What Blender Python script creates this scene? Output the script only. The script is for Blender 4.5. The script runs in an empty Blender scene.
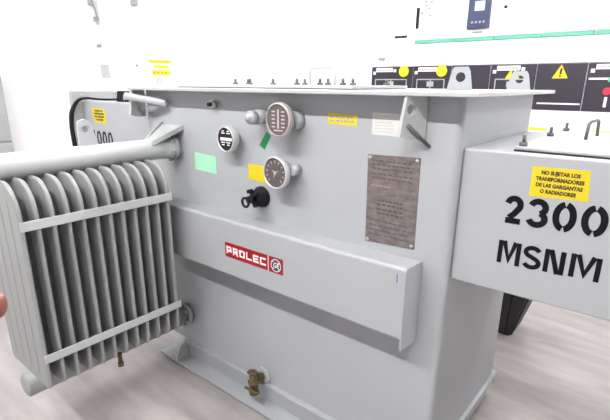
import bpy, bmesh, math, random
from mathutils import Vector, Matrix
random.seed(4)
S = bpy.context.scene
COL = S.collection
CAMH = 1.345                       # camera height; heights below are given against it by h()
def h(z): return z + CAMH
PI = math.pi

# ------------------------------------------------------------------ materials
def nodes(name):
    m = bpy.data.materials.new(name); m.use_nodes = True
    nt = m.node_tree
    return m, nt, nt.nodes['Principled BSDF']
def plain(name, col, rough=.5, metal=0, noise=.06, scale=30, bump=0):
    m, nt, b = nodes(name)
    tc = nt.nodes.new('ShaderNodeTexCoord'); n = nt.nodes.new('ShaderNodeTexNoise')
    n.inputs['Scale'].default_value = scale; n.inputs['Detail'].default_value = 5
    nt.links.new(tc.outputs['Object'], n.inputs['Vector'])
    r = nt.nodes.new('ShaderNodeValToRGB')
    r.color_ramp.elements[0].position = .3; r.color_ramp.elements[1].position = .7
    r.color_ramp.elements[0].color = tuple(c*(1-noise) for c in col)+(1,)
    r.color_ramp.elements[1].color = tuple(min(1, c*(1+noise)) for c in col)+(1,)
    nt.links.new(n.outputs['Fac'], r.inputs['Fac'])
    nt.links.new(r.outputs['Color'], b.inputs['Base Color'])
    b.inputs['Roughness'].default_value = rough; b.inputs['Metallic'].default_value = metal
    if bump:
        bp = nt.nodes.new('ShaderNodeBump'); bp.inputs['Strength'].default_value = bump
        bp.inputs['Distance'].default_value = .002
        nt.links.new(n.outputs['Fac'], bp.inputs['Height']); nt.links.new(bp.outputs['Normal'], b.inputs['Normal'])
    return m
def emit(name, col, st):
    m, nt, b = nodes(name)
    b.inputs['Base Color'].default_value = col+(1,)
    b.inputs['Emission Color'].default_value = col+(1,); b.inputs['Emission Strength'].default_value = st
    return m

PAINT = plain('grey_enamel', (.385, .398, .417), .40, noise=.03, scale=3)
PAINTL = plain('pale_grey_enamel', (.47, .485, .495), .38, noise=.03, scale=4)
RADP = plain('radiator_enamel', (.275, .282, .280), .42, noise=.04, scale=6)  # darker radiator paint; on the lower header it stands in for shade
WHITE = plain('white_powder_coat', (.88, .88, .885), .45, noise=.01)
WALLM = plain('white_wall_paint', (.88, .88, .88), .8, noise=.015, scale=2)
CEIL = plain('grey_ceiling_paint', (.22, .22, .22), .9, noise=.02, scale=2)
DARK = plain('dark_violet_panel', (.019, .014, .026), .45, noise=.08)
BLACK = plain('black_plastic', (.011, .010, .014), .6, noise=.1)
BLACK.node_tree.nodes['Principled BSDF'].inputs['Specular IOR Level'].default_value = .2
BLACKR = plain('black_rubber', (.02, .019, .021), .6, noise=.1)
GREEN = plain('mint_green_stripe', (.11, .40, .27), .5, noise=.02)
LABELG = plain('green_tape', (.012, .22, .07), .5, noise=.05)
MINT = plain('mint_paper', (.34, .72, .47), .6, noise=.03)
YEL = plain('yellow_sticker', (.68, .53, .013), .5, noise=.02)
YELB = plain('bright_yellow', (.72, .66, .02), .5, noise=.02)
RED = plain('red_sticker', (.32, .007, .014), .4, noise=.05)
INK = plain('black_stencil_ink', (.008, .008, .012), .6, noise=.1)
INK.node_tree.nodes['Principled BSDF'].inputs['Specular IOR Level'].default_value = .08
WINK = plain('white_print', (.85, .83, .83), .5, noise=.02)
GINK = plain('grey_print', (.30, .30, .34), .5, noise=.05)
BRASS = plain('worn_brass', (.13, .088, .042), .5, metal=.3, noise=.4, scale=60)
STUDM = plain('dull_stud_steel', (.14, .13, .125), .5, metal=.3, noise=.1)
STEEL = plain('zinc_steel', (.55, .54, .53), .35, metal=.8, noise=.1)
DIALF = plain('brown_grey_dial', (.105, .088, .088), .35, noise=.2, scale=70)
BEZ = plain('cream_bezel', (.52, .455, .445), .4, noise=.05)
ALU = plain('aluminium_bezel', (.62, .62, .63), .35, metal=.2, noise=.05)
RUST = plain('greasy_brown', (.10, .075, .065), .7, noise=.3, scale=20)
GASK = plain('black_gasket', (.02, .018, .02), .7)
SKIN = plain('warm_skin', (.20, .062, .043), .5, noise=.12, scale=60, bump=.2)
NAIL = plain('pink_nail', (.26, .095, .07), .45, noise=.03)
CLOTH = plain('navy_cotton', (.03, .04, .09), .9, noise=.15, scale=200, bump=.3)
SCREEN = plain('dark_blue_display', (.035, .045, .10), .3, noise=.05)
SCRL = plain('pale_lcd', (.45, .52, .60), .3, noise=.03)
REDI = plain('red_indicator', (.65, .02, .06), .4)
LAMPS = {k: emit('fluorescent_tube_'+k, (1.0, .985, .97), v) for k, v in (('front', 330), ('top', 80), ('rear', 125), ('side', 370))}

# nameplate: etched steel with faint brown streaks
def plate_mat():
    m, nt, b = nodes('etched_nameplate')
    tc = nt.nodes.new('ShaderNodeTexCoord'); mp = nt.nodes.new('ShaderNodeMapping')
    mp.inputs['Scale'].default_value = (18, 18, 46)
    n = nt.nodes.new('ShaderNodeTexNoise'); n.inputs['Scale'].default_value = 1.6; n.inputs['Detail'].default_value = 6
    r = nt.nodes.new('ShaderNodeValToRGB')
    r.color_ramp.elements[0].position = .32; r.color_ramp.elements[0].color = (.13, .105, .10, 1)
    r.color_ramp.elements[1].position = .72; r.color_ramp.elements[1].color = (.245, .215, .21, 1)
    nt.links.new(tc.outputs['Object'], mp.inputs['Vector']); nt.links.new(mp.outputs['Vector'], n.inputs['Vector'])
    nt.links.new(n.outputs['Fac'], r.inputs['Fac']); nt.links.new(r.outputs['Color'], b.inputs['Base Color'])
    b.inputs['Roughness'].default_value = .45; b.inputs['Metallic'].default_value = .25
    return m
NPLATE = plate_mat()
def floor_mat():
    m, nt, b = nodes('stained_concrete')
    tc = nt.nodes.new('ShaderNodeTexCoord')
    def noise(sc, scale, det):
        mp = nt.nodes.new('ShaderNodeMapping'); mp.inputs['Scale'].default_value = sc
        n = nt.nodes.new('ShaderNodeTexNoise'); n.inputs['Scale'].default_value = scale; n.inputs['Detail'].default_value = det
        nt.links.new(tc.outputs['Object'], mp.inputs['Vector']); nt.links.new(mp.outputs['Vector'], n.inputs['Vector'])
        return n
    a = noise((1, 1, 1), 2.2, 6); c = noise((1.2, 7, 1), 2.0, 5)
    mx = nt.nodes.new('ShaderNodeMath'); mx.operation = 'MULTIPLY_ADD'
    nt.links.new(a.outputs['Fac'], mx.inputs[0]); mx.inputs[1].default_value = .55
    m2 = nt.nodes.new('ShaderNodeMath'); m2.operation = 'MULTIPLY'; m2.inputs[1].default_value = .45
    nt.links.new(c.outputs['Fac'], m2.inputs[0]); nt.links.new(m2.outputs[0], mx.inputs[2])
    r = nt.nodes.new('ShaderNodeValToRGB')
    r.color_ramp.elements[0].position = .34; r.color_ramp.elements[0].color = (.25, .222, .222, 1)
    r.color_ramp.elements[1].position = .62; r.color_ramp.elements[1].color = (.43, .40, .395, 1)
    nt.links.new(mx.outputs[0], r.inputs['Fac']); nt.links.new(r.outputs['Color'], b.inputs['Base Color'])
    b.inputs['Roughness'].default_value = .42
    return m
FLOOR = floor_mat()

# ------------------------------------------------------------------ mesh helpers
class MB:
    def __init__(s): s.bm = bmesh.new()
    def _merge(s, t, mi=0, smooth=False, mat=None):
        if mat is not None: bmesh.ops.transform(t, matrix=mat, verts=t.verts)
        for f in t.faces:
            f.material_index = mi; f.smooth = smooth
        me = bpy.data.meshes.new('tmp'); t.to_mesh(me); t.free()
        s.bm.from_mesh(me); bpy.data.meshes.remove(me)
        return s
    def box(s, x0, x1, y0, y1, z0, z1, bev=0, seg=2, mi=0, mat=None):
        t = bmesh.new(); bmesh.ops.create_cube(t, size=1)
        for v in t.verts:
            v.co = Vector(((x0+x1)/2+v.co.x*(x1-x0), (y0+y1)/2+v.co.y*(y1-y0), (z0+z1)/2+v.co.z*(z1-z0)))
        if bev: bmesh.ops.bevel(t, geom=t.edges[:], offset=bev, segments=seg, affect='EDGES', profile=.5)
        return s._merge(t, mi, False, mat)
    def cyl(s, p0, p1, r, r2=None, seg=24, mi=0, bev=0):
        p0, p1 = Vector(p0), Vector(p1); d = p1-p0; L = d.length
        t = bmesh.new(); bmesh.ops.create_cone(t, cap_ends=True, segments=seg, radius1=r, radius2=r if r2 is None else r2, depth=L)
        if bev:
            es = [e for e in t.edges if len(e.link_faces) == 2 and any(len(f.verts) > 4 for f in e.link_faces)]
            bmesh.ops.bevel(t, geom=es, offset=bev, segments=2, affect='EDGES')
        M = Matrix.Translation((p0+p1)/2) @ d.to_track_quat('Z', 'Y').to_matrix().to_4x4()
        n0 = len(t.faces)
        bmesh.ops.transform(t, matrix=M, verts=t.verts)
        for f in t.faces: f.smooth = len(f.verts) <= 4; f.material_index = mi
        me = bpy.data.meshes.new('tmp'); t.to_mesh(me); t.free(); s.bm.from_mesh(me); bpy.data.meshes.remove(me)
        return s
    def lathe(s, prof, origin, axis, seg=32, mi=0):
        """prof: list of (radius, distance along axis)"""
        ax = Vector(axis).normalized(); q = ax.to_track_quat('Z', 'Y').to_matrix(); o = Vector(origin)
        t = bmesh.new(); rings = []
        for r, z in prof:
            if r < 1e-6: rings.append([t.verts.new(o+q@Vector((0, 0, z)))])
            else: rings.append([t.verts.new(o+q@Vector((r*math.cos(2*PI*k/seg), r*math.sin(2*PI*k/seg), z))) for k in range(seg)])
        for a, b in zip(rings, rings[1:]):
            for k in range(seg):
                k2 = (k+1) % seg
                if len(a) == 1: t.faces.new((a[0], b[k], b[k2]))
                elif len(b) == 1: t.faces.new((a[k], b[0], a[k2]))
                else: t.faces.new((a[k], b[k], b[k2], a[k2]))
        bmesh.ops.recalc_face_normals(t, faces=t.faces)
        return s._merge(t, mi, True)
    def prism(s, pts, vec, mi=0, bev=0):
        """closed polygon of 3-D points pushed along vec"""
        t = bmesh.new(); v = Vector(vec)
        a = [t.verts.new(Vector(p)) for p in pts]; b = [t.verts.new(Vector(p)+v) for p in pts]
        n = len(a); t.faces.new(a); t.faces.new(b[::-1])
        for k in range(n): t.faces.new((a[k], a[(k+1) % n], b[(k+1) % n], b[k]))
        bmesh.ops.recalc_face_normals(t, faces=t.faces)
        if bev: bmesh.ops.bevel(t, geom=t.edges[:], offset=bev, segments=2, affect='EDGES')
        return s._merge(t, mi)
    def holed(s, outer, hole_c, hole_r, o, u, v, w, th, mi=0, seg=20):
        """plate with a round hole: outline points (a,b) in plane (u,v), thickness th along w"""
        o, u, v, w = Vector(o), Vector(u), Vector(v), Vector(w)
        def samp(ang):
            dx, dy = math.cos(ang), math.sin(ang); best = None
            n = len(outer)
            for k in range(n):
                (ax, ay), (bx, by) = outer[k], outer[(k+1) % n]
                ex, ey = bx-ax, by-ay; den = dx*ey-dy*ex
                if abs(den) < 1e-12: continue
                tt = ((ax-hole_c[0])*ey-(ay-hole_c[1])*ex)/den; ss = ((ax-hole_c[0])*dy-(ay-hole_c[1])*dx)/den
                if tt > 0 and -1e-6 <= ss <= 1+1e-6 and (best is None or tt < best): best = tt
            return (hole_c[0]+dx*best, hole_c[1]+dy*best)
        angs = sorted(set([round(2*PI*k/seg, 6) for k in range(seg)]+[round(math.atan2(p[1]-hole_c[1], p[0]-hole_c[0]) % (2*PI), 6) for p in outer]))
        t = bmesh.new(); R = []
        for sgn in (0, th):
            R.append([t.verts.new(o+u*samp(a)[0]+v*samp(a)[1]+w*sgn) for a in angs])
            R.append([t.verts.new(o+u*(hole_c[0]+hole_r*math.cos(a))+v*(hole_c[1]+hole_r*math.sin(a))+w*sgn) for a in angs])
        n = len(angs)
        for k in range(n):
            j = (k+1) % n
            t.faces.new((R[0][k], R[0][j], R[1][j], R[1][k])); t.faces.new((R[2][k], R[3][k], R[3][j], R[2][j]))
            t.faces.new((R[0][k], R[2][k], R[2][j], R[0][j])); t.faces.new((R[1][k], R[1][j], R[3][j], R[3][k]))
        bmesh.ops.recalc_face_normals(t, faces=t.faces)
        return s._merge(t, mi)
    def tube(s, pts, r, seg=12, mi=0):
        P = [Vector(p) for p in pts]; t = bmesh.new(); rings = []
        rr = r if isinstance(r, (list, tuple)) else [r]*len(P)
        up = Vector((0, 0, 1))
        for k, p in enumerate(P):
            d = (P[min(k+1, len(P)-1)]-P[max(k-1, 0)]).normalized()
            a = d.cross(up)
            if a.length < .15: a = d.cross(Vector((1, 0, 0)))
            a.normalize(); b = d.cross(a).normalized()
            if k and rings:
                pass
            rings.append([t.verts.new(p+(a*math.cos(2*PI*q/seg)+b*math.sin(2*PI*q/seg))*rr[k]) for q in range(seg)])
        for A, B in zip(rings, rings[1:]):
            off = min(range(seg), key=lambda o: sum((A[q].co-B[(q+o) % seg].co).length for q in range(0, seg, 3)))
            for q in range(seg):
                t.faces.new((A[q], A[(q+1) % seg], B[(q+1+off) % seg], B[(q+off) % seg]))
        t.faces.new(rings[0][::-1]); t.faces.new(rings[-1])
        bmesh.ops.recalc_face_normals(t, faces=t.faces)
        return s._merge(t, mi, True)
    def flat(s, pts, y, mi=0, th=.0006):
        """thin printed shape on a face looking to -y: pts (x,z)"""
        return s.prism([(x, y, z) for x, z in pts], (0, -th, 0), mi)
    def mesh(s, me, M, mi=0):
        t = bmesh.new(); t.from_mesh(me); return s._merge(t, mi, False, M)
    def text(s, txt, size, x, y, z, mi=0, align='CENTER', sx=1.0, bold=0, th=.0004, shear=0, M=None):
        """lettering lying in a plane that faces -y"""
        c = bpy.data.curves.new('tmp', 'FONT'); c.body = txt; c.size = size; c.align_x = align; c.align_y = 'CENTER'
        c.extrude = th; c.offset = bold; c.shear = shear; c.resolution_u = 3
        o = bpy.data.objects.new('tmp', c); COL.objects.link(o)
        dg = bpy.context.evaluated_depsgraph_get(); me = bpy.data.meshes.new_from_object(o.evaluated_get(dg))
        T = (M if M is not None else Matrix.Translation((x, y, z)) @ Matrix.Rotation(PI/2, 4, 'X')) @ Matrix.Diagonal((sx, 1, 1, 1))
        s.mesh(me, T, mi)
        bpy.data.objects.remove(o); bpy.data.curves.remove(c); bpy.data.meshes.remove(me)
        return s
POS = {}
def link(name, me, mats, c, parent=None):
    o = bpy.data.objects.new(name, me); COL.objects.link(o)
    for m in (mats if isinstance(mats, (list, tuple)) else [mats]): me.materials.append(m)
    o.location = c-(POS[parent] if parent else Vector((0, 0, 0))); POS[o] = c
    if parent: o.parent = parent
    return o
def mk(name, mb, mats, parent=None, base=False, auto=False):
    bm = mb.bm
    lo = Vector([min(v.co[i] for v in bm.verts) for i in range(3)]); hi = Vector([max(v.co[i] for v in bm.verts) for i in range(3)])
    c = (lo+hi)/2
    if base: c.z = lo.z
    bmesh.ops.translate(bm, vec=-c, verts=bm.verts)
    me = bpy.data.meshes.new(name); bm.to_mesh(me); bm.free()
    o = link(name, me, mats, c, parent)
    return o
def thing(name, loc, label, cat, group=None):
    o = bpy.data.objects.new(name, None); COL.objects.link(o); o.empty_display_size = .1
    o.location = loc; POS[o] = Vector(loc); tag(o, label, cat, group); return o
def tag(o, label, cat, group=None):
    o['label'] = label; o['category'] = cat
    if group: o['group'] = group
    return o
def struct(o): o['kind'] = 'structure'; return o
def again(o, name, c, parent):
    d = o.copy(); COL.objects.link(d); d.name = name
    c = Vector(c); d.parent = parent; d.location = c-(POS[parent] if parent else Vector((0, 0, 0))); POS[d] = c
    return d

# ------------------------------------------------------------------ setting
XL, XR, YF, YB, ZC = -4.3, 3.6, -3.4, 5.45, 3.68
struct(mk('floor', MB().box(XL-.1, XR+.1, YF-.1, YB+.1, -.1, 0), FLOOR))
struct(mk('ceiling', MB().box(XL-.1, XR+.1, YF-.1, YB+.1, ZC, ZC+.1), CEIL))
struct(mk('wall_left', MB().box(XL-.1, XL, YF-.1, YB+.1, 0, ZC), WALLM))
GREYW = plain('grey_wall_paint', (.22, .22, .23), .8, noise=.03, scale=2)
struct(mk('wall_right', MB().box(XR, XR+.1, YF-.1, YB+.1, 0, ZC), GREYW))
struct(mk('wall_back', MB().box(XL, XR, YB, YB+.1, 0, ZC), WALLM))
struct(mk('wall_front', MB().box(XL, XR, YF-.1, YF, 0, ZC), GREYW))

# ------------------------------------------------------------------ ceiling lights
def ceiling_light(x, y, label, LAMP):
    t = thing('ceiling_light', (x, y, ZC), label, 'light', 'fluorescent battens on the ceiling')
    L = .62
    b = MB().prism([(x-L, y-.07, ZC), (x-L, y+.07, ZC), (x-L, y+.04, ZC-.05), (x-L, y-.04, ZC-.05)], (2*L, 0, 0))
    mk('housing', b, WHITE, t)
    g = MB().cyl((x-L+.03, y, ZC-.075), (x+L-.03, y, ZC-.075), .02, seg=10)
    mk('tube', g, LAMP, t)
    for xa in (x-L, x+L-.03):
        mk('lamp_holder', MB().box(xa, xa+.03, y-.02, y+.02, ZC-.10, ZC-.05), WHITE, t)
ROWS = ((-1.1, 'front', 'row behind the viewer', (-2.5, -1.1, .3)), (1.5, 'top', 'row above the tank', (-2.1, -.7, .7)), (1.3, 'side', 'row beside the right wall', (2.4,)), (3.6, 'rear', 'row in front of the switchgear', (-3.4, -1.9, -.3, 1.3, 2.8)))
for ry, kind, rl, xs in ROWS:
    for cx, cl in zip(xs, ('first', 'second', 'third', 'fourth', 'fifth')):
        ceiling_light(cx, ry, 'white fluorescent ceiling batten, %s from the left wall, %s' % (cl, rl), LAMPS[kind])

# ------------------------------------------------------------------ the transformer
TX0, TX1, TY0, TY1 = -1.93, -.45, 1.20, 1.885
TR = thing('power_transformer', (-1.125, 1.54, 0), 'large grey oil filled transformer with finned radiator, gauges and stencilled terminal box', 'transformer')

def rounded_rect(x0, x1, y0, y1, r, n=5):
    out = []
    for cx, cy, a0 in ((x1-r, y0+r, -90), (x1-r, y1-r, 0), (x0+r, y1-r, 90), (x0+r, y0+r, 180)):
        for k in range(n+1):
            a = math.radians(a0+90*k/n); out.append((cx+r*math.cos(a), cy+r*math.sin(a)))
    return out
def vprism(pts, z0, z1, smooth=True):
    b = MB(); b.prism([(x, y, z0) for x, y in pts], (0, 0, z1-z0))
    return b
mk('tank', vprism(rounded_rect(TX0, TX1, TY0, TY1, .022), h(-1.238), h(-.029)), PAINT, TR)
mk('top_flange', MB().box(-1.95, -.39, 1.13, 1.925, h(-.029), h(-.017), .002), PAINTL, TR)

# tank cover with its gasket and studs
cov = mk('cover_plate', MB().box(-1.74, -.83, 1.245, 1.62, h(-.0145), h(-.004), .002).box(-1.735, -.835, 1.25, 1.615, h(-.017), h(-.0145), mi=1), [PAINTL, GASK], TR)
def stud_mb(x, y, z, r=.007, hh=.022):
    return MB().cyl((x, y, z), (x, y, z+hh*.35), r*1.75, seg=6).cyl((x, y, z+hh*.35), (x, y, z+hh), r*.8, seg=10)
st0 = None
for x in (-1.59, -1.497, -1.361, -1.23, -1.114, -1.075, -1.007, -.963):
    for y in (1.45,):
        if st0 is None: st0 = mk('stud', stud_mb(x, y, h(-.004), hh=.024), STUDM, cov); cz = POS[st0].z
        else: again(st0, 'stud', (x, y, cz), cov)
for x in (-1.65, -1.3, -.9):
    again(st0, 'stud', (x, 1.585, cz), cov)
mk('cover_handle', MB().tube([(-1.163, 1.45, h(-.004)), (-1.163, 1.45, h(.044)), (-1.158, 1.45, h(.055)), (-1.147, 1.45, h(.058)), (-1.06, 1.45, h(.058)), (-1.049, 1.45, h(.055)), (-1.043, 1.45, h(.045)), (-1.043, 1.45, h(-.004))], .0035, 8), STEEL, cov)

# lifting lugs standing on the flange (plates with a hole)
def top_lug(x, y, w, hh, ang):
    d = Vector((math.cos(ang), math.sin(ang), 0)); n = Vector((-math.sin(ang), math.cos(ang), 0))
    out = [(-w/2, 0), (w/2, 0), (w*.36, hh*.82), (w*.27, hh), (-w*.27, hh), (-w*.36, hh*.82)]
    mk('lifting_lug', MB().holed(out, (0, hh*.56), hh*.21, (x, y, h(-.017)), d, (0, 0, 1), n, .008), PAINT, TR)
top_lug(-.585, 1.50, .079, .072, .3)
top_lug(-.505, 1.87, .082, .066, .25)

# hooks under the front of the flange: a holed plate square to the tank and a welded pin
def front_hook(x, ang):
    u = Vector((math.sin(ang), math.cos(ang), 0)); w_ = Vector((math.cos(ang), -math.sin(ang), 0))
    out = [(0, 0), (0, -.118), (-.045, -.118), (-.085, -.107), (-.068, 0)]
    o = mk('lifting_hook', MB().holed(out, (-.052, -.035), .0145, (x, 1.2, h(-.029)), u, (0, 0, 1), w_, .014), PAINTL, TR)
    return o
hk = front_hook(-.560, math.radians(27))
mk('hook_pin', MB().cyl((-.573, 1.135, h(-.105)), (-.535, 1.2, h(-.166)), .005, seg=12), STUDM, hk)
hk = front_hook(-1.945, math.radians(-8))
mk('hook_pin', MB().lathe([(0, 0), (.0155, 0), (.0155, .205), (.012, .209), (0, .209)], (-1.925, 1.105, h(-.055)), (.90, .36, -.13), 20), PAINTL, hk)

# stiffening beam across the front
BX0, BX1, BY, BZ0, BZ1 = -1.86, -.525, 1.10, -.732, -.499
r = .012; prof = []
for k in range(6):
    a = math.radians(90+90*k/5); prof.append((BY+r+r*math.cos(a), BZ1-r+r*math.sin(a)))
for k in range(6):
    a = math.radians(180+90*k/5); prof.append((BY+r+r*math.cos(a), BZ0+r+r*math.sin(a)))
prof = [(1.2, BZ1-.006)]+prof+[(1.2, BZ0+.004)]
bm_ = MB(); bm_.prism([(BX0, y, h(z)) for y, z in prof], (BX1-.008-BX0, 0, 0))
sb = mk('stiffener_beam', bm_, PAINT, TR)
mk('end_plate', MB().prism([(BX1-.008, y, h(z)) for y, z in ((1.2, BZ1-.004), (BY+.003, BZ1), (BY-.003, BZ1-.01), (BY-.003, BZ0-.030), (1.2, BZ0-.045))], (.006, 0, 0), bev=.001), PAINT, sb)
mk('ink_mark', MB().box(-.5565, -.5535, BY-.0006, BY+.0005, h(-.547), h(-.520)), plain('blue_ink', (.08, .12, .4), .6), sb)
# base rail under the tank
g = MB()
g.box(-1.74, -.46, 1.178, 1.205, h(-1.250), h(-1.234), .003)
g.prism([(-1.74, y, h(z)) for y, z in ((1.205, -1.238), (1.182, -1.246), (1.196, -1.33), (1.21, -1.33))], (1.28, 0, 0))
g.box(-1.88, -.46, 1.118, 1.21, h(-1.334), h(-1.324), .002)
g.box(-1.74, -.46, 1.21, 1.86, h(-1.334), h(-1.238))
br = mk('base_rail', g, PAINT, TR)
for ya, yb in ((1.16, 1.20), (1.78, 1.84)): mk('skid_bar', MB().box(-1.80, -.50, ya, yb, 0, h(-1.334)), BLACKR, br)
mk('end_tab', MB().prism([(-1.745, y, h(z)) for y, z in ((1.195, -1.238), (1.195, -1.324), (1.122, -1.324), (1.122, -1.300), (1.15, -1.250))], (.012, 0, 0), bev=.001), PAINTL, br)
mk('side_flange', MB().box(-.46, -.437, 1.20, 1.905, h(-1.238), h(-1.224), .002).box(-.462, -.437, 1.872, 1.905, h(-1.272), h(-1.238), .002), PAINTL, br)

# drain valve
dv = MB().cyl((-1.203, 1.2, h(-1.205)), (-1.203, 1.188, h(-1.205)), .036, seg=24)
v = mk('drain_valve', dv.cyl((-1.203, 1.188, h(-1.205)), (-1.203, 1.13, h(-1.205)), .016, mi=1).cyl((-1.203, 1.172, h(-1.205)), (-1.203, 1.152, h(-1.205)), .026, seg=6, mi=1).cyl((-1.203, 1.135, h(-1.255)), (-1.203, 1.135, h(-1.165)), .019, seg=16, mi=1).cyl((-1.203, 1.135, h(-1.203)), (-1.203, 1.135, h(-1.212)), .027, seg=6, mi=1).cyl((-1.203, 1.135, h(-1.262)), (-1.203, 1.135, h(-1.25)), .024, seg=6, mi=1), [PAINTL, BRASS], TR)
v['label'] = 'brass drain valve'
mk('valve_handle', MB().cyl((-1.203, 1.12, h(-1.165)), (-1.203, 1.12, h(-1.14)), .006, mi=0, seg=10).lathe([(0, -.004), (.021, -.004), (.025, 0), (.021, .004), (0, .004)], (-1.203, 1.13, h(-1.158)), (0, .2, 1), 16), BRASS, v)
mk('valve_lever', MB().box(-1.241, -1.161, 1.112, 1.122, h(-1.244), h(-1.234), .003).cyl((-1.203, 1.135, h(-1.239)), (-1.203, 1.11, h(-1.239)), .008, seg=10), BRASS, v)

# gauges on the front
def gauge(cx, cz, rad, y, face, bez, kind):
    q0 = .026 if kind == 'temp' else 1.2-y-.028
    body = MB().lathe([(0, 0), (rad*.5, 0), (rad*.5, q0-.006), (rad*.9, q0), (rad, q0+.006), (rad, 1.2-y-.004), (rad*.93, 1.2-y), (rad*.90, 1.2-y), (rad*.90, 1.2-y-.006), (0, 1.2-y-.006)], (cx, 1.2, h(cz)), (0, -1, 0), 36)
    g = mk('gauge', body, bez, TR)
    d = MB(); yy = y+.0055
    d.flat([(cx+rad*.90*math.cos(2*PI*k/32), h(cz)+rad*.90*math.sin(2*PI*k/32)) for k in range(32)], yy, 0)
    yy -= .0007
    if kind == 'level':
        d.flat([(cx-rad*.06, h(cz)-rad*.5), (cx+rad*.06, h(cz)-rad*.5), (cx+rad*.06, h(cz)+rad*.6), (cx-rad*.06, h(cz)+rad*.6)], yy, 1)
        for q in (-1, 1):
            for k in range(5):
                z = h(cz)+rad*(-.45+.22*k); x = cx+q*rad*.38
                d.flat([(x-rad*.13, z), (x+rad*.13, z), (x+rad*.13, z+rad*.08), (x-rad*.13, z+rad*.08)], yy, 1)
        d.flat([(cx-rad*.35, h(cz)-rad*.66), (cx+rad*.35, h(cz)-rad*.66), (cx+rad*.35, h(cz)-rad*.58), (cx-rad*.35, h(cz)-rad*.58)], yy, 1)
    elif kind == 'dial':
        for k in range(11):
            a = math.radians(-45+27*k)
            d.flat([(cx+rad*(p*math.cos(a)+q*math.sin(a)), h(cz)+rad*(p*math.sin(a)-q*math.cos(a))) for p, q in ((.6, -.025), (.75, -.025), (.75, .025), (.6, .025))], yy, 1)
        for a, L in ((.5, .30), (2.6, .28), (4.4, .30)):
            d.flat([(cx+rad*(p*math.cos(a)+q*math.sin(a)), h(cz)+rad*(p*math.sin(a)-q*math.cos(a))) for p, q in ((0, -.04), (L, -.015), (L, .015), (0, .04))], yy-.0007, 1)
        d.flat([(cx+rad*.11*math.cos(2*PI*k/12), h(cz)+rad*.11*math.sin(2*PI*k/12)) for k in range(12)], yy-.0014, 1)
    else:
        d.flat([(cx-rad*.62, h(cz)-rad*.12), (cx+rad*.7, h(cz)-rad*.12), (cx+rad*.7, h(cz)+rad*.12), (cx-rad*.62, h(cz)+rad*.12)], yy, 1)
        for q, ww in ((.42, .4), (.58, .25), (-.3, .45), (-.48, .3)):
            for s in (-1, 1):
                d.flat([(cx+s*rad*.3-rad*ww/2, h(cz)+rad*q), (cx+s*rad*.3+rad*ww/2, h(cz)+rad*q), (cx+s*rad*.3+rad*ww/2, h(cz)+rad*(q+.08)), (cx+s*rad*.3-rad*ww/2, h(cz)+rad*(q+.08))], yy, 1)
    mk('dial', d, [face, WINK if kind == 'temp' else BEZ], g)
    return g
g = gauge(-1.040, -.114, .056, 1.125, DIALF, BEZ, 'level'); g['label'] = 'upper round gauge with cream bezel and brown dial'
mk('fitting', MB().cyl((-1.01, 1.2, h(-.118)), (-1.01, 1.165, h(-.118)), .03, seg=20), PAINT, g)
g = gauge(-1.062, -.294, .057, 1.13, DIALF, ALU, 'dial'); g['label'] = 'lower round gauge with steel bezel, tipped dial'
mk('fitting', MB().cyl((-1.012, 1.2, h(-.285)), (-1.012, 1.16, h(-.285)), .018, seg=16).cyl((-1.012, 1.17, h(-.285)), (-1.045, 1.165, h(-.287)), .009, seg=12), PAINTL, g)
g = gauge(-1.322, -.200, .048, 1.14, BLACK, ALU, 'temp'); g['label'] = 'small round gauge with black and white dial'
# relief plug between the gauges
kb = MB().lathe([(0, 0), (.026, 0), (.026, .045), (.019, .048), (.019, .052), (.024, .054), (.024, .074), (.02, .078), (.013, .08), (.013, .088), (0, .09)], (-1.165, 1.2, h(-.113)), (-.05, -1, 0), 24)
mk('relief_plug', kb, PAINT, TR)
bt = MB().cyl((-1.436, 1.2, h(-.078)), (-1.436, 1.176, h(-.078)), .013, seg=6).cyl((-1.436, 1.176, h(-.078)), (-1.436, 1.163, h(-.078)), .008, seg=12, mi=1)
mk('plug_bolt', bt, [STEEL, BLACK], TR)
# black tap-changer knob
kn = MB().lathe([(0, 0), (.040, 0), (.040, .012), (.034, .018), (.030, .04), (.026, .045), (0, .046)], (-1.19, 1.2, h(-.41)), (0, -1, 0), 28)
k_ = mk('selector_knob', kn, BLACK, TR); k_['label'] = 'black selector knob with ring handle'
hnd = MB().cyl((-1.19, 1.155, h(-.41)), (-1.19, 1.125, h(-.41)), .014, seg=16)
pts = [(-1.19+.017*math.cos(a)-.012, 1.122, h(-.420)+.017*math.sin(a)) for a in [2*PI*k/14 for k in range(15)]]
hnd.tube(pts, .005, 8)
for dx, dz in ((-.01, .028), (.018, .022), (.02, -.02)):
    hnd.cyl((-1.19+dx, 1.155, h(-.41)+dz), (-1.19+dx, 1.135, h(-.41)+dz), .008, seg=10)
mk('handle', hnd, BLACK, k_)

# stickers and plates on the tank front
fy = 1.2
def sticker(name, pts, mat, extra=None, label=None):
    s = MB(); s.flat(pts, fy, 0, .0008); mats = [mat]
    if extra: mats += extra(s)
    o = mk(name, s, mats, TR)
    if label: o['label'] = label
    return o
def lines(s, x0, x1, zs, y, mi, hgt=.004, jag=.75):
    rnd = random.Random(int(abs(x0*1000)))
    for z in zs:
        x = x0
        while x < x1-.006:
            w = min(x1-x, rnd.uniform(.008, .022)); s.flat([(x, z), (x+w*jag, z), (x+w*jag, z+hgt), (x, z+hgt)], y, mi, .0003); x += w
def ex(s): lines(s, -.880, -.785, (h(-.103), h(-.114)), fy-.0008, 1, .006); return [GINK]
sticker('yellow_sticker', [(-.887, h(-.122)), (-.776, h(-.123)), (-.776, h(-.091)), (-.887, h(-.088))], YEL, ex, 'narrow yellow sticker')
def ex(s): lines(s, -.712, -.645, [h(-.09-.009*k) for k in range(6)], fy-.0008, 1, .002); return [plain('faint_print', (.42, .42, .42), .6)]
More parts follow.
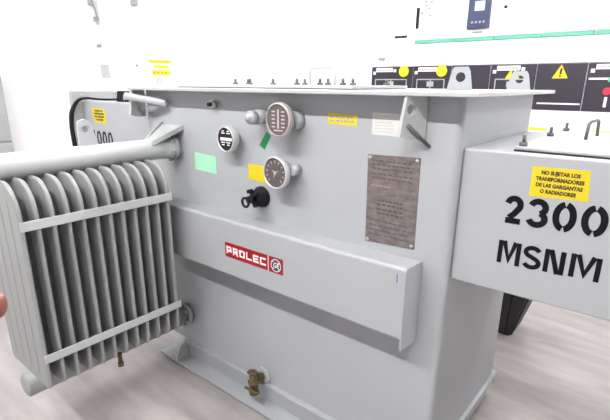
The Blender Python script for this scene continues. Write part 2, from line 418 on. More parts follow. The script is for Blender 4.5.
sticker('white_sticker', [(-.722, h(-.143)), (-.631, h(-.145)), (-.631, h(-.081)), (-.722, h(-.079))], plain('white_paper', (.60, .60, .58), .6), ex, 'white paper sticker')
sticker('yellow_tag', [(-1.262, h(-.352)), (-1.115, h(-.358)), (-1.115, h(-.294)), (-1.262, h(-.292))], YEL, None, 'yellow sticker behind the lower gauge')
sticker('green_tape', [(-1.200, h(-.217)), (-1.173, h(-.231)), (-1.138, h(-.178)), (-1.161, h(-.164))], LABELG, None, 'small dark green tape set at a slant')
def ex(s):
    lines(s, -1.572, -1.47, [h(-.292-.011*k) for k in range(6)], fy-.0008, 1, .003); return [plain('pale_green_print', (.45, .75, .55), .6)]
sticker('mint_sticker', [(-1.588, h(-.352)), (-1.452, h(-.358)), (-1.452, h(-.285)), (-1.588, h(-.278))], MINT, ex, 'pale mint green paper sticker')
# nameplate with rivets and etched rows
s = MB(); s.prism([(-.731, fy, h(-.204)), (-.558, fy, h(-.199)), (-.556, fy, h(-.474)), (-.727, fy, h(-.482))], (0, -.002, 0))
lines(s, -.715, -.575, [h(-.222), h(-.234), h(-.246), h(-.262), h(-.275)], fy-.002, 1, .004)
lines(s, -.715, -.64, [h(-.300)], fy-.002, 2, .006)
lines(s, -.69, -.60, [h(-.345), h(-.357), h(-.372), h(-.385)], fy-.002, 1, .006)
lines(s, -.715, -.575, [h(-.41), h(-.425), h(-.44), h(-.455)], fy-.002, 1, .0035)
npl = mk('nameplate', s, [NPLATE, plain('etched_print', (.085, .068, .066), .6), plain('etched_gold', (.32, .24, .17), .5)], TR)
r0 = None
for x, z in ((-.722, -.213), (-.567, -.208), (-.718, -.474), (-.565, -.465)):
    if r0 is None: r0 = mk('rivet', MB().lathe([(.006, 0), (.006, .002), (.004, .004), (0, .0045)], (x, fy-.002, h(z)), (0, -1, 0), 12), STEEL, npl); off = POS[r0]-Vector((x, fy-.002, h(z)))
    else: again(r0, 'rivet', Vector((x, fy-.002, h(z)))+off, npl)

# ------------------------------------------------------------------ stencil lettering (bars with bridges)
def bar(s, pts, w, y, mi=0):
    """thick open polyline drawn as one flat shape"""
    n = len(pts); L, R = [], []
    for k in range(n):
        a = Vector(pts[max(k-1, 0)]); c = Vector(pts[min(k+1, n-1)]); d = (c-a).normalized(); nn = Vector((-d.y, d.x))
        if 0 < k < n-1:
            d1 = (Vector(pts[k])-a).normalized(); n1 = Vector((-d1.y, d1.x)); m = nn*(1/max(.5, nn.dot(n1)))
        else: m = nn
        L.append(Vector(pts[k])+m*w/2); R.append(Vector(pts[k])-m*w/2)
    for k in range(n-1):
        s.flat([tuple(L[k]), tuple(L[k+1]), tuple(R[k+1]), tuple(R[k])], y, mi, .0006)
def arc(cx, cz, rx, rz, a0, a1, n=10):
    return [(cx+rx*math.cos(math.radians(a0+(a1-a0)*k/n)), cz+rz*math.sin(math.radians(a0+(a1-a0)*k/n))) for k in range(n+1)]
def glyph(ch):
    """strokes in a unit cell, width 0..1, height 0..1"""
    if ch == '0': return [arc(.5, .5, .36, .42, 97, 263, 14), arc(.5, .5, .36, .42, -83, 83, 14)]
    if ch == '1': return [[(.5, 0), (.5, 1)]]
    if ch == '2': return [arc(.48, .69, .36, .23, 172, -28, 14)+[(.52, .34), (.26, .19)], [(.08, .09), (.94, .09)]]
    if ch == '3': return [arc(.45, .70, .36, .22, 165, -72, 14), arc(.45, .30, .39, .22, 72, -165, 14)]
    if ch == 'M': return [[(.09, 0), (.09, 1)], [(.91, 0), (.91, 1)], [(.24, 1), (.5, .20), (.76, 1)]]
    if ch == 'N': return [[(.13, 0), (.13, 1)], [(.87, 0), (.87, 1)], [(.30, 1), (.70, 0)]]
    if ch == 'S': return [arc(.5, .73, .37, .19, 18, 250, 12)+arc(.5, .28, .39, .20, 68, -160, 12)]
def stencil(chars, spans, z0, z1, y, w):
    s = MB()
    for ch, (a, c), za, zb in zip(chars, spans, z0, z1):
        for k, st in enumerate(glyph(ch)):
            bar(s, [(a+(c-a)*u, h(za+(zb-za)*v)) for u, v in st], w, y-.0002*k)
    return s

# red brand sticker on the beam
sy = BY-.0008
b = MB().box(-1.302, -.997, sy, BY, h(-.6495), h(-.590))
BRAND = {'P': [[(.14, 0), (.14, 1)], [(.0, .86), (.86, .86), (.86, .40), (.14, .40)]], 'R': [[(.14, 0), (.14, 1)], [(.0, .86), (.80, .86), (.80, .44), (.14, .44)], [(.46, .42), (.95, -.02)]],
         'O': [[(.5, .86), (.14, .86), (.14, .14), (.86, .14), (.86, .86), (.5, .86)]], 'L': [[(.14, 1), (.14, .14), (1, .14)]],
         'E': [[(1, .86), (.14, .86), (.14, .14), (1, .14)], [(.14, .5), (.9, .5)]], 'C': [[(1, .86), (.14, .86), (.14, .14), (1, .14)]]}
for k, ch in enumerate('PROLEC'):
    for q, st in enumerate(BRAND[ch]):
        bar(b, [(-1.294+.0366*k+.0305*u, h(-.635)+.031*v) for u, v in st], .0070, sy-.0003-.0001*q, 1)
b.box(-1.0705, -1.0672, sy-.0004, sy, h(-.6495), h(-.590), mi=1)
mono = (-1.031, h(-.6198))
def ring(cx, cz, r0, r1, y, mi, n=32):
    for k in range(n):
        a0, a1 = 2*PI*k/n, 2*PI*(k+1)/n
        b.flat([(cx+r0*math.cos(a0), cz+r0*math.sin(a0)), (cx+r1*math.cos(a0), cz+r1*math.sin(a0)), (cx+r1*math.cos(a1), cz+r1*math.sin(a1)), (cx+r0*math.cos(a1), cz+r0*math.sin(a1))], y, mi, .0003)
b.flat([(mono[0]+.0255*math.cos(2*PI*k/32), mono[1]+.0255*math.sin(2*PI*k/32)) for k in range(32)], sy, 2, .0003)
ring(mono[0], mono[1], .0215, .0245, sy-.0003, 1)
b.text('GE', .027, mono[0], sy-.0006, mono[1], 1, sx=.85, shear=.25, bold=.0002)
for k in range(4):
    a = PI/4+k*PI/2
    ring(mono[0]+.018*math.cos(a), mono[1]+.018*math.sin(a), .0022, .0034, sy-.0003, 1, 8)
o = mk('brand_sticker', b, [RED, WINK, plain('charcoal_print', (.05, .055, .07), .5)], sb); o['label'] = 'red PROLEC sticker with round monogram'

# ------------------------------------------------------------------ right terminal box
RY0, RY1, RX1, RZ0, RZ1 = 1.23, 1.878, .62, -.548, -.164
rb = mk('terminal_box', MB().box(TX1, RX1, RY0, RY1, h(RZ0), h(RZ1), .006, 3), PAINT, TR)
rb['label'] = 'right terminal box stencilled 2300 MSNM'
mk('box_flange', MB().box(RX1-.012, RX1, RY0-.05, RY1+.05, h(RZ0-.05), h(RZ1+.05), .002), PAINT, rb)
mk('cover_plate', MB().box(-.33, RX1-.03, 1.262, 1.85, h(RZ1+.004), h(RZ1+.012), .002).box(-.33, RX1-.03, 1.258, 1.85, h(RZ1), h(RZ1+.004), mi=1), [PAINTL, GASK], rb)
st1 = None
for x, y in ((-.315, 1.285), (-.318, 1.60), (-.315, 1.82), (.1, 1.285), (.5, 1.285), (-.08, 1.82), (.2, 1.82)):
    z = h(RZ1+.012)
    if st1 is None: st1 = mk('stud', stud_mb(x, y, z, .006, .028), STUDM, rb); dz = POS[st1].z
    else: again(st1, 'stud', (x, y, dz), rb)
mk('cover_handle', MB().tube([(-.216, 1.56, h(RZ1+.012)), (-.214, 1.56, h(-.11)), (-.212, 1.575, h(-.102)), (-.21, 1.685, h(-.102)), (-.208, 1.70, h(-.108)), (-.206, 1.70, h(RZ1+.012))], .005, 8), STUDM, rb)
o = mk('stencil_number', stencil('2300', [(-.323, -.280), (-.266, -.219), (-.210, -.158), (-.148, -.093)], [-.347, -.346, -.345, -.344], [-.275, -.274, -.272, -.270], RY0-.0002, .0155), INK, rb)
o['label'] = 'black stencilled 2300'
o = mk('stencil_lettering', stencil('MSNM', [(-.326, -.270), (-.263, -.219), (-.213, -.164), (-.154, -.088)], [-.462, -.461, -.459, -.456], [-.398, -.398, -.397, -.395], RY0-.0002, .0118), INK, rb)
o['label'] = 'black stencilled MSNM'
s = MB(); s.prism([(-.272, RY0, h(-.193)), (-.147, RY0, h(-.190)), (-.141, RY0, h(-.263)), (-.271, RY0, h(-.268))], (0, -.0008, 0))
for k, t_ in enumerate(('NO SUJETAR LOS', 'TRANSFORMADORES', 'DE LAS GARGANTAS', 'O RADIADORES')):
    s.text(t_, .0125, -.208, RY0-.001, h(-.206-.0155*k), 1, sx=.88, bold=.0008, th=.0002)
o = mk('warning_sticker', s, [YEL, plain('brown_print', (.06, .035, .01), .6)], rb); o['label'] = 'yellow four line warning sticker'

# ------------------------------------------------------------------ left terminal box
lb = mk('terminal_box', MB().box(-2.60, TX0, 1.23, 1.878, h(-.47), h(-.094), .006, 3), PAINT, TR)
lb['label'] = 'left terminal box stencilled 1000'
mk('box_flange', MB().box(-2.63, -2.60, 1.175, 1.42, h(-.52), h(-.045), .003), PAINT, lb)
mk('flange_bolt', MB().cyl((-2.60, 1.235, h(-.07)), (-2.585, 1.235, h(-.07)), .014, seg=6), STEEL, lb)
o = mk('stencil_number', stencil('1000', [(-2.522, -2.490), (-2.480, -2.433), (-2.421, -2.374), (-2.362, -2.315)], [-.33]*4, [-.247]*4, 1.2298, .013), INK, lb); o['label'] = 'black stencilled 1000'
s = MB(); s.prism([(-2.50, 1.23, h(-.128)), (-2.37, 1.23, h(-.130)), (-2.355, 1.23, h(-.207)), (-2.49, 1.23, h(-.204))], (0, -.0008, 0))
for k, t_ in enumerate(('NO SUJETAR LOS', 'TRANSFORMADORES', 'DE LAS GARGANTAS', 'O RADIADORES')):
    s.text(t_, .0125, -2.43, 1.229, h(-.143-.0155*k), 1, sx=.88, bold=.0008, th=.0002)
o = mk('warning_sticker', s, [YEL, bpy.data.materials['brown_print']], lb); o['label'] = 'yellow warning sticker on the left box'

# ------------------------------------------------------------------ radiator
HX, HZ, LZ = -1.72, -.268, -1.082
rad = bpy.data.objects.new('radiator', None); COL.objects.link(rad); rad.empty_display_size = .1
POS[rad] = Vector((HX, .8, h(LZ))); rad.parent = TR; rad.location = POS[rad]-POS[TR]; rad['label'] = 'finned oil radiator of twelve panels'
mk('header_pipe', MB().lathe([(0, 0), (.036, 0), (.044, .008), (.044, .64), (.044, .655), (.046, .66), (.046, .70), (.05, .70), (.05, .745), (0, .745)], (HX, .455, h(HZ)), (0, 1, 0), 32), PAINTL, rad)
mk('header_pipe', MB().lathe([(0, 0), (.038, 0), (.047, .006), (.047, .745), (0, .745)], (HX, .455, h(LZ)), (0, 1, 0), 28), RADP, rad)  # lower header: the viewer's shade put into its colour by the darker paint
fb0 = None
for zz, fr in ((HZ, .058), (LZ, .058)):
    mk('header_flange', MB().cyl((HX, 1.165, h(zz)), (HX, 1.185, h(zz)), fr, seg=28, bev=.003), PAINT, rad)
    for k in range(6):
        a = 2*PI*k/6-.35
        c = Vector((HX+.050*math.cos(a), 1.1565, h(zz)+.050*math.sin(a)))
        if fb0 is None: fb0 = mk('flange_bolt', MB().cyl(c-Vector((0, .0085, 0)), c+Vector((0, .0085, 0)), .009, seg=6), STEEL, rad)
        else: again(fb0, 'flange_bolt', c, rad)
PX0, PX1, PZ0, PZ1 = -1.90, -1.55, -1.046, -.300
def panel_mb():
    t = bmesh.new(); W = PX1-PX0; NU, NV = 100, 54
    rt, rb_ = .105, .035
    def inset(v):                     # rounded corners
        z = PZ0+(PZ1-PZ0)*v; a = PZ1-z; c = z-PZ0
        ins = 0
        if a < rt: ins = max(ins, rt-math.sqrt(max(0, rt*rt-(rt-a)**2)))
        if c < rb_: ins = max(ins, rb_-math.sqrt(max(0, rb_*rb_-(rb_-c)**2)))
        return z, ins
    vs = [0, .004, .01, .018, .03, .045]+[.06+.74*k/30 for k in range(31)]+[.80+.2*(1-(1-k/14)**1.7) for k in range(1, 15)]
    F, B = [], []
    for v in vs:
        z, ins = inset(v); ins = min(ins, W/2-.05); rowf, rowb = [], []
        fade = min(1, max(0, (PZ1-z-.03)/.06))*min(1, max(0, (z-PZ0-.03)/.05))
        for k in range(NU+1):
            u = k/NU; u2 = u
            x = PX0+ins+(W-2*ins)*u2
            e = min(x-PX0-ins, PX1-ins-x, z-PZ0, PZ1-z)
            hh = .0074*math.sqrt(min(1, max(0.0, e)/.010))+.0004
            gq = (x-PX0)/W*5; groove = max(0, 1-abs(gq-round(gq))/.085) if 0 < round(gq) < 5 else 0
            hh -= .0070*groove*fade
            rowf.append(t.verts.new((x, -hh, h(z)))); rowb.append(t.verts.new((x, hh, h(z))))
        F.append(rowf); B.append(rowb)
    n, m = len(vs), NU+1
    for i in range(n-1):
        for k in range(NU):
            t.faces.new((F[i][k], F[i][k+1], F[i+1][k+1], F[i+1][k])); t.faces.new((B[i][k], B[i+1][k], B[i+1][k+1], B[i][k+1]))
        t.faces.new((F[i][0], F[i+1][0], B[i+1][0], B[i][0])); t.faces.new((F[i][-1], B[i][-1], B[i+1][-1], F[i+1][-1]))
    for k in range(NU):
        t.faces.new((F[0][k], B[0][k], B[0][k+1], F[0][k+1])); t.faces.new((F[-1][k], F[-1][k+1], B[-1][k+1], B[-1][k]))
    bmesh.ops.recalc_face_normals(t, faces=t.faces)
    s = MB(); s._merge(t, 0, True)
    s.cyl((HX, 0, h(PZ1-.02)), (HX, 0, h(PZ1+.012)), .02, seg=12)
    return s
p0 = None
for k in range(12):
    y = .491+.0489*k
    if p0 is None:
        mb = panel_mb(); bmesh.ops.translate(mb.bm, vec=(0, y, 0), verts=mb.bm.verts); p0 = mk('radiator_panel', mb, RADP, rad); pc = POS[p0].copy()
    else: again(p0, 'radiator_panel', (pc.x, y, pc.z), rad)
for za, zb in ((-.4525, -.421), (-.9315, -.901)):
    mk('strap', MB().box(PX1-.002, PX1+.0035, .484, 1.044, h(za), h(zb), .001), PAINTL, rad)
out = [(-.030, 0), (.038, 0), (.024, .075), (.014, .096), (-.004, .102), (-.024, .096), (-.030, .08)]
mk('lifting_eye', MB().holed(out, (-.003, .066), .014, (HX-.006, .812, h(HZ+.038)), (0, 1, 0), (0, 0, 1), (1, 0, 0), .012), PAINTL, rad)
mk('drain_plug', MB().cyl((-1.60, .77, h(-1.05)), (-1.60, .77, h(-1.092)), .009, seg=8).cyl((-1.60, .77, h(-1.092)), (-1.60, .77, h(-1.108)), .013, seg=6), BRASS, rad)
# sloped bracket above the header
s = MB()
A, B_, C, D = Vector((-1.81, 1.2, h(-.172))), Vector((-1.66, 1.2, h(-.175))), Vector((-1.68, 1.06, h(-.232))), Vector((-1.74, 1.06, h(-.232)))
s.prism([A, B_, C, D], (0, 0, -.007))
s.prism([B_+Vector((0, 0, .006)), C+Vector((0, 0, .006)), C+Vector((0, 0, -.014)), B_+Vector((0, 0, -.014))], (.006, 0, 0))
s.prism([A+Vector((0, 0, .012)), D+Vector((0, 0, .006)), D+Vector((0, 0, -.014)), A+Vector((0, 0, -.014))], (.006, 0, 0))
mk('header_bracket', s, PAINTL, TR)

# ------------------------------------------------------------------ cable lying over the left box
def cat(pts, n=8):
    P = [Vector(p) for p in pts]; P = [P[0]*2-P[1]]+P+[P[-1]*2-P[-2]]; out = []
    for i in range(1, len(P)-2):
        for k in range(n):
            t = k/n; a, b, c, d = P[i-1], P[i], P[i+1], P[i+2]
            out.append(.5*((2*b)+(c-a)*t+(2*a-5*b+4*c-d)*t*t+(3*b-a-3*c+d)*t**3))
    return out+[P[-2]]
cb = thing('black_cable', (-2.59, 1.2, h(-.084)), 'black cable with a clamp lying over the left terminal box stencilled 1000', 'cable')
pth = cat([(-2.27, 1.30, h(-.080)), (-2.36, 1.265, h(-.084)), (-2.46, 1.25, h(-.084)), (-2.54, 1.225, h(-.080)), (-2.578, 1.195, h(-.095)), (-2.595, 1.165, h(-.15)), (-2.60, 1.155, h(-.22)), (-2.60, 1.155, h(-.30)), (-2.60, 1.16, h(-.40)), (-2.60, 1.16, h(-.55)), (-2.60, 1.17, .03)])
rr = [.006+.006*min(1, max(0, (k-24)/16)) for k in range(len(pth))]
mk('sheath', MB().tube(pth, rr, 10), BLACK, cb)
mk('cable_clamp', MB().prism([(-2.34, 1.285, h(-.094)), (-2.20, 1.285, h(-.094)), (-2.20, 1.285, h(-.062)), (-2.26, 1.285, h(-.040)), (-2.32, 1.285, h(-.040))], (0, .05, 0), bev=.003).cyl((-2.24, 1.285, h(-.075)), (-2.24, 1.275, h(-.075)), .01, seg=6, mi=1), [BLACK, STEEL], cb)

# ------------------------------------------------------------------ switchgear row behind
SY, SD, SH = 4.5, .85, 2.28
def tri(s, cx, cz, r_, y, mi_y, mi_b):
    s.flat([(cx-r_, cz-r_*.8), (cx+r_, cz-r_*.8), (cx, cz+r_)], y, mi_y, .001)
    s.flat([(cx-.12*r_, cz-r_*.25), (cx+.12*r_, cz-r_*.25), (cx+.2*r_, cz+r_*.5), (cx-.05*r_, cz+.5*r_)], y-.001, mi_b, .0005)
    s.flat([(cx-.12*r_, cz-r_*.6), (cx+.12*r_, cz-r_*.6), (cx+.12*r_, cz-r_*.38), (cx-.12*r_, cz-r_*.38)], y-.001, mi_b, .0005)
def cubicle(x0, x1, label, opts):
    t = thing('switchgear_cabinet', ((x0+x1)/2, SY+SD/2, 0), label, 'electrical cabinet', 'switchgear cabinets in a row behind the transformer')
    e = .004
    mk('body', MB().box(x0+.001, x1-.001, SY+.012, SY+SD, 0, SH), WHITE, t)
    mk('lower_door', MB().box(x0+e, x1-e, SY, SY+.014, .10, h(-.212), .002), WHITE, t)
    mk('plinth', MB().box(x0+e, x1-e, SY+.006, SY+.014, .0, .096), PAINT, t)
    d = MB().box(x0+e, x1-e, SY, SY+.014, h(-.206), h(.175), .002)
    if 'lights' not in opts: d.box(x0+.04, x1-.012, SY-.003, SY, h(-.158), h(-.146), mi=1)
    if 'name' in opts:
        d.box(x0+.06, x0+.26, SY-.002, SY, h(.125), h(.165), mi=1)
        rnd = random.Random(7)
        x = x0+.068
        while x < x0+.24:
            w = rnd.uniform(.012, .03); d.box(x, x+w*.7, SY-.003, SY-.002, h(.137), h(.153), mi=2); x += w
        d.box(x0+.025, x0+.055, SY-.002, SY, h(.10), h(.13), mi=1)
        d.box(x0+.27, x0+.30, SY-.002, SY, h(.122), h(.15), mi=1)
    if 'mimic' in opts:
        a, c = x0+.05, x1-.06
        for q in ((a, c, h(.044), h(.054)), (a, a+.01, h(-.13), h(.05)), (c-.01, c, h(-.13), h(.05)), ((a+c)/2-.005, (a+c)/2+.005, h(-.05), h(.05))):
            d.box(q[0], q[1], SY-.002, SY, q[2], q[3], mi=3)
        d.box((a+c)/2-.035, (a+c)/2+.035, SY-.006, SY, h(-.02), h(.03), mi=3)
    if 'lights' in opts:
        d.box(x0+.02, x1-.03, SY-.002, SY, h(.045), h(.06), mi=1)
        d.cyl((x0+.165, SY, h(-.045)), (x0+.165, SY-.014, h(-.045)), .03, seg=16, mi=4)
        d.cyl((x0+.175, SY, h(.045)), (x0+.175, SY-.014, h(.045)), .02, seg=16, mi=5)
        d.box(x0+.155, x0+.175, SY-.004, SY, h(-.17), h(-.09), mi=1)
    mk('mechanism_panel', d, [DARK, WINK, GINK, PAINT, REDI, GREEN], t)
    if 'disc' in opts:
        mk('padlock_tag', MB().cyl((x1-.095, SY, h(.128)), (x1-.095, SY-.02, h(.128)), .055, seg=20, bev=.004), YELB, t)
    if 'tri' in opts:
        s = MB(); tri(s, x0+opts['tri'], h(.105), .062, SY-.0002, 0, 1); o = mk('hazard_triangle', s, [YEL, INK], t)
    mk('middle_panel', MB().box(x0+e, x1-e, SY, SY+.014, h(.181), h(.384), .002), WHITE, t)
    if 'nostripe' not in opts:
        mk('green_stripe', MB().box(x0+.002, x1-.002, SY-.004, SY+.014, h(.390), h(.420), .001), GREEN, t)
    ud = MB().box(x0+e, x1-e, SY, SY+.014, h(.426) if 'nostripe' not in opts else h(.390), SH-.01, .002)
    dm = mk('upper_door', ud, WHITE, t)
    if 'handle' in opts: mk('door_handle', MB().box(x0+.005, x0+.03, SY-.02, SY, h(.53), h(.72), .003), BLACK, dm)
    if 'buttons' in opts:
        for bx, bz in ((.06, .67), (.10, .735), (.13, .705), (.09, .77), (.145, .64), (.15, .76)):
            mk('push_button', MB().cyl((x0+bx, SY, h(bz)), (x0+bx, SY-.012, h(bz)), .011, seg=12), GINK, dm)
    if 'relay' in opts:
        a = x0+.115
        s = MB().box(a, a+.20, SY-.03, SY, h(.49), h(.79), .004).box(a+.06, a+.15, SY-.032, SY-.03, h(.64), h(.72), mi=1)
        for k in range(4): s.cyl((a+.05+.035*k, SY-.03, h(.545)), (a+.05+.035*k, SY-.036, h(.545)), .011, seg=10, mi=2)
        s.box(a+.05, a+.14, SY-.002, SY, h(.455), h(.47), mi=2)
        o = mk('protection_relay', s, [SCREEN, SCRL, GINK], dm)
    if 'key' in opts: mk('key_lock', MB().cyl((x0+.07, SY, h(.655)), (x0+.07, SY-.012, h(.655)), .014, seg=12), BLACK, dm)
    if 'tags' in opts:
        mk('name_tag', MB().box(x0+.26, x0+.40, SY-.003, SY, h(.452), h(.476)).text('- - -', .02, x0+.33, SY-.004, h(.466), 1), [BLACK, WINK], dm)
    if 'tags' in opts:
        mk('drawer_pull', MB().box(x0+.08, x0+.16, SY-.012, SY, h(.245), h(.275), .004), GINK, t)
    if 'caution' in opts:
        a, c = opts['caution']
        mk('caution_strip', MB().box(x0+a, x0+c, SY-.002, SY, h(-.385), h(-.360)), YELB, t)
XS = [-2.75, -2.26, -1.85, -1.48, -1.085, -.70, -.31]
cubicle(XS[0], XS[1], 'white cabinet at the left end of the dark panelled row, without green stripe', {'nostripe': 1, 'name': 1, 'disc': 1, 'mimic': 1, 'tags': 1})
cubicle(XS[1], XS[2], 'white cabinet with tall black door handle, push buttons and yellow disc', {'name': 1, 'disc': 1, 'mimic': 1, 'handle': 1, 'buttons': 1})
cubicle(XS[2], XS[3], 'white cabinet with a dark blue relay display on its upper door', {'relay': 1})
cubicle(XS[3], XS[4], 'white cabinet with name strip and yellow hazard triangle, right of the relay display', {'name': 1, 'tri': .20, 'mimic': 1, 'key': 1})
cubicle(XS[4], XS[5], 'white cabinet with plain dark panel and only a yellow hazard triangle', {'tri': .19, 'caution': (.0, .15)})
cubicle(XS[5], XS[6], 'white cabinet with red and green indicator lamps at the right end of row', {'name': 1, 'lights': 1, 'caution': (.10, .385)})
# ------------------------------------------------------------------ left wall equipment
t = thing('distribution_box', (XL+.06, 2.62, h(-.075)), 'white wall box with a yellow banded notice on the left wall behind the transformer', 'electrical box')
mk('body', MB().box(XL-.004, XL+.11, 2.17, 2.98, h(-.085), h(.225), .004), WHITE, t)
mk('door', MB().box(XL+.11, XL+.118, 2.30, 2.65, h(-.075), h(.215), .002), WHITE, t)
mk('door_lock', MB().cyl((XL+.118, 2.55, h(.16)), (XL+.124, 2.55, h(.16)), .012, seg=12), GINK, t)
mk('maker_plate', MB().box(XL+.11, XL+.113, 2.19, 2.27, h(.04), h(.16)), plain('pale_grey_plate', (.50, .50, .53), .5), t)
# yellow notice
s = MB()
def yz(s, y0, y1, z0, z1, x, mi, th=.001):
    f = lambda y: 2.682+(y-2.86)*1.12
    s.box(x, x+th, f(y0), f(y1), z0, z1, mi=mi)
px = XL+.1105
yz(s, 2.86, 3.10, h(-.03), h(.235), XL+.11, 0, .001)
yz(s, 2.862, 3.098, h(.19), h(.222), px+.0005, 1); yz(s, 2.91, 3.06, h(.145), h(.17), px+.0005, 1); yz(s, 2.89, 3.08, h(.075), h(.125), px+.0005, 1)
for a, c, z0, z1 in ((2.93, 2.985, -.005, .005), (2.93, 2.94, .0, .045), (2.975, 2.985, .0, .045), (2.935, 2.98, .04, .05)):
    yz(s, a, c, h(z0), h(z1), px+.0005, 2)
for a in (2.90, 2.94, 2.98, 3.02): yz(s, a, a+.025, h(.09), h(.11), px+.0016, 3, .0005)
for a in (2.885, 2.925, 2.965, 3.005, 3.04): yz(s, a, a+.028, h(.200), h(.212), px+.0016, 3, .0005)
o = mk('lockout_notice', s, [WHITE, YELB, plain('soft_grey_print', (.5, .48, .5), .6), plain('olive_print', (.5, .42, .02), .6)], t); o['label'] = 'white notice with yellow lettering bands'
# conduit running down the wall into the box, with dark ties
t = thing('wall_conduit', (XL+.05, 2.29, h(.225)), 'pale vertical conduit on the left wall dropping into the white wall box', 'conduit')
mk('pipe', MB().tube(cat([(XL+.04, 2.32, ZC), (XL+.04, 2.31, h(.95)), (XL+.045, 2.30, h(.6)), (XL+.05, 2.31, h(.3)), (XL+.055, 2.32, h(.215))]), .032, 14), WHITE, t)
mk('cable', MB().tube(cat([(XL+.03, 2.16, ZC), (XL+.03, 2.19, h(.90)), (XL+.035, 2.245, h(.62)), (XL+.035, 2.25, h(.50))]), .007, 8), GINK, t)
for q in ((2.20, 2.23, .66, .72), (2.235, 2.26, .535, .565), (2.235, 2.255, .31, .335)): mk('clip', MB().box(XL, XL+.05, q[0], q[1], h(q[2]), h(q[3]), .003), GINK, t)
tag(mk('wall_sensor', MB().box(XL, XL+.04, 2.62, 2.68, h(.71), h(.78), .004), GINK), 'small grey box high on the left wall', 'sensor')
t = thing('wall_cabinet', (XL+.1, 1.1, h(-.7)), 'grey cabinet on the left wall at the left edge of the photo', 'electrical box')
mk('body', MB().box(XL, XL+.20, .70, 1.345, h(-.70), h(.12), .004), PAINT, t)
mk('door', MB().box(XL+.20, XL+.212, .715, 1.335, h(-.44), h(.11), .002), PAINT, t)
mk('lower_cover', MB().box(XL+.20, XL+.212, .715, 1.335, h(-.69), h(-.455), .002), PAINT, t)

# ------------------------------------------------------------------ black bin on the floor behind
def frustum(cx, cy, z0, z1, a0, b0, a1, b1, s):
    t = bmesh.new(); lo = [t.verts.new((cx+sx*a0, cy+sy*b0, z0)) for sx, sy in ((-1, -1), (1, -1), (1, 1), (-1, 1))]; hi = [t.verts.new((cx+sx*a1, cy+sy*b1, z1)) for sx, sy in ((-1, -1), (1, -1), (1, 1), (-1, 1))]
    t.faces.new(lo[::-1]); t.faces.new(hi)
    for k in range(4): t.faces.new((lo[k], lo[(k+1) % 4], hi[(k+1) % 4], hi[k]))
    bmesh.ops.recalc_face_normals(t, faces=t.faces); bmesh.ops.bevel(t, geom=t.edges[:], offset=.012, segments=3, affect='EDGES')
    s._merge(t)
t = thing('waste_bin', (-.63, 2.56, 0), 'black tapered bin on the floor behind the transformer, under the right terminal box', 'bin')
s = MB(); frustum(-.63, 2.56, 0, .52, .105, .10, .24, .20, s); mk('tub', s, BLACKR, t)
s = MB().box(-.88, -.38, 2.35, 2.77, .50, .545, .008); mk('rim', s, BLACKR, t)
s = MB()
for k in range(4):
    xx = -.70+.047*k
    s.prism([(xx, 2.462, .02), (xx+.008, 2.462, .02), (xx+.008+.06*(k-1.5)*.4, 2.37, .49), (xx+.06*(k-1.5)*.4, 2.37, .49)], (0, -.006, 0))
mk('rib', s, BLACK, t)

# ------------------------------------------------------------------ the hand at the left edge
CAMR = Matrix(((.7734462, .6338415, .0050891), (.1918889, -.2264858, -.9549256), (-.6041188, .7395601, -.2968017)))
CR, CD, CF = Vector(CAMR[0]), Vector(CAMR[1]), Vector(CAMR[2])
tip = Vector((0, 0, CAMH))+CR*-.2088+CD*.0575+CF*.33
def hp(a, d, f): return tip+CR*a+CD*d+CF*f
J, E_, RAD = [], [], []
def jn(p, r, par=None):
    J.append(p); RAD.append(r)
    if par is not None: E_.append((par, len(J)-1))
    return len(J)-1
wr = jn(hp(-.10, .085, -.045), .024)
pm = jn(hp(-.105, .045, -.025), .027, wr)
f1 = jn(hp(-.125, .135, -.09), .028, wr); f2 = jn(hp(-.15, .20, -.15), .034, f1)
th = jn(hp(-.072, .038, -.018), .0165, pm); th = jn(hp(-.048, .012, -.008), .013, th); th = jn(hp(-.022, .001, -.001), .0118, th); th = jn(hp(-.008, .001, 0), .0110, th)
for a0, d0, L in ((-.085, .005, .042), (-.105, -.002, .046), (-.125, .003, .043), (-.143, .012, .034)):
    k = jn(hp(a0, d0+.004, -.006), .0115, pm)
    k = jn(hp(a0+.002, d0-.010, L*.75), .0095, k); k = jn(hp(a0+.008, d0+.012, L*1.15), .0085, k); k = jn(hp(a0+.012, d0+.030, L*.95), .0072, k)
me = bpy.data.meshes.new('tmp'); me.from_pydata([tuple(p) for p in J], E_, [])
tmp = bpy.data.objects.new('tmp', me); COL.objects.link(tmp)
sk = tmp.modifiers.new('s', 'SKIN')
for k, v_ in enumerate(me.skin_vertices[0].data): v_.radius = (RAD[k], RAD[k]); v_.use_root = (k == 0)
sk.use_smooth_shade = True
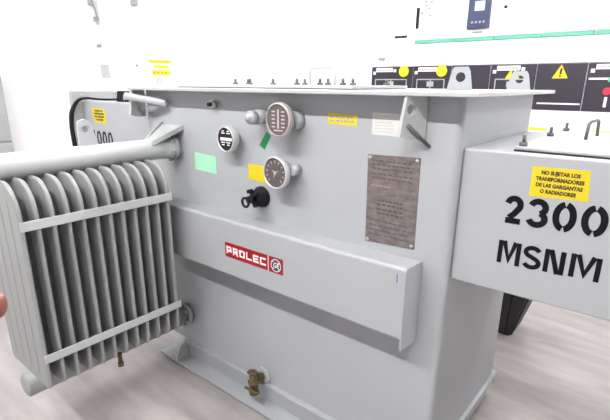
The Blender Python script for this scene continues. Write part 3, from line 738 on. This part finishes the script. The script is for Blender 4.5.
tmp.modifiers.new('u', 'SUBSURF').levels = 2
dg = bpy.context.evaluated_depsgraph_get(); hm = bpy.data.meshes.new_from_object(tmp.evaluated_get(dg))
bpy.data.objects.remove(tmp)
hroot = thing('person', tip+CR*-.15+CD*.2+CF*-.15, 'bare thumb of a person reaching in at the left edge of the photo', 'person')
s = MB(); t = bmesh.new(); t.from_mesh(hm); s._merge(t, 0, True); mk('hand', s, SKIN, hroot)
s = MB(); nm = Vector(tip)
t = bmesh.new(); bmesh.ops.create_uvsphere(t, u_segments=14, v_segments=8, radius=1)
up = (-CD*.75-CF*.65).normalized(); sd = CR.cross(up).normalized()
M = Matrix((tuple(CR*.0055), tuple(sd*.0045), tuple(up*.0012))).transposed().to_4x4(); M.translation = hp(-.012, .001, 0)+up*.0086
s._merge(t, 0, True, M); mk('thumbnail', s, NAIL, hroot)
mk('sleeve', MB().tube([hp(-.135, .16, -.115), hp(-.15, .20, -.15), hp(-.19, .30, -.24), hp(-.22, .40, -.33)], [.042, .044, .048, .055], 18), CLOTH, hroot)

# ------------------------------------------------------------------ camera, world, view
cam = bpy.data.cameras.new('camera'); co = bpy.data.objects.new('camera', cam); COL.objects.link(co)
M = Matrix((tuple(CR), tuple(-CD), tuple(-CF))).transposed().to_4x4(); M.translation = (0, 0, CAMH)
co.matrix_world = M
cam.sensor_fit = 'HORIZONTAL'; cam.sensor_width = 36; cam.lens = 454/610*36; cam.shift_y = 15/610
cam.clip_start = .02
S.camera = co
w = bpy.data.worlds.new('world'); S.world = w; w.use_nodes = True
w.node_tree.nodes['Background'].inputs['Color'].default_value = (.9, .95, 1, 1); w.node_tree.nodes['Background'].inputs['Strength'].default_value = .1
S.view_settings.view_transform = 'Standard'; S.view_settings.look = 'None'; S.view_settings.gamma = 1
S.view_settings.use_curve_mapping = False; S.view_settings.exposure = 0.47
try:
    S.cycles.max_bounces = 8; S.cycles.diffuse_bounces = 5; S.cycles.use_denoising = True; S.cycles.sample_clamp_indirect = 8
except Exception: pass
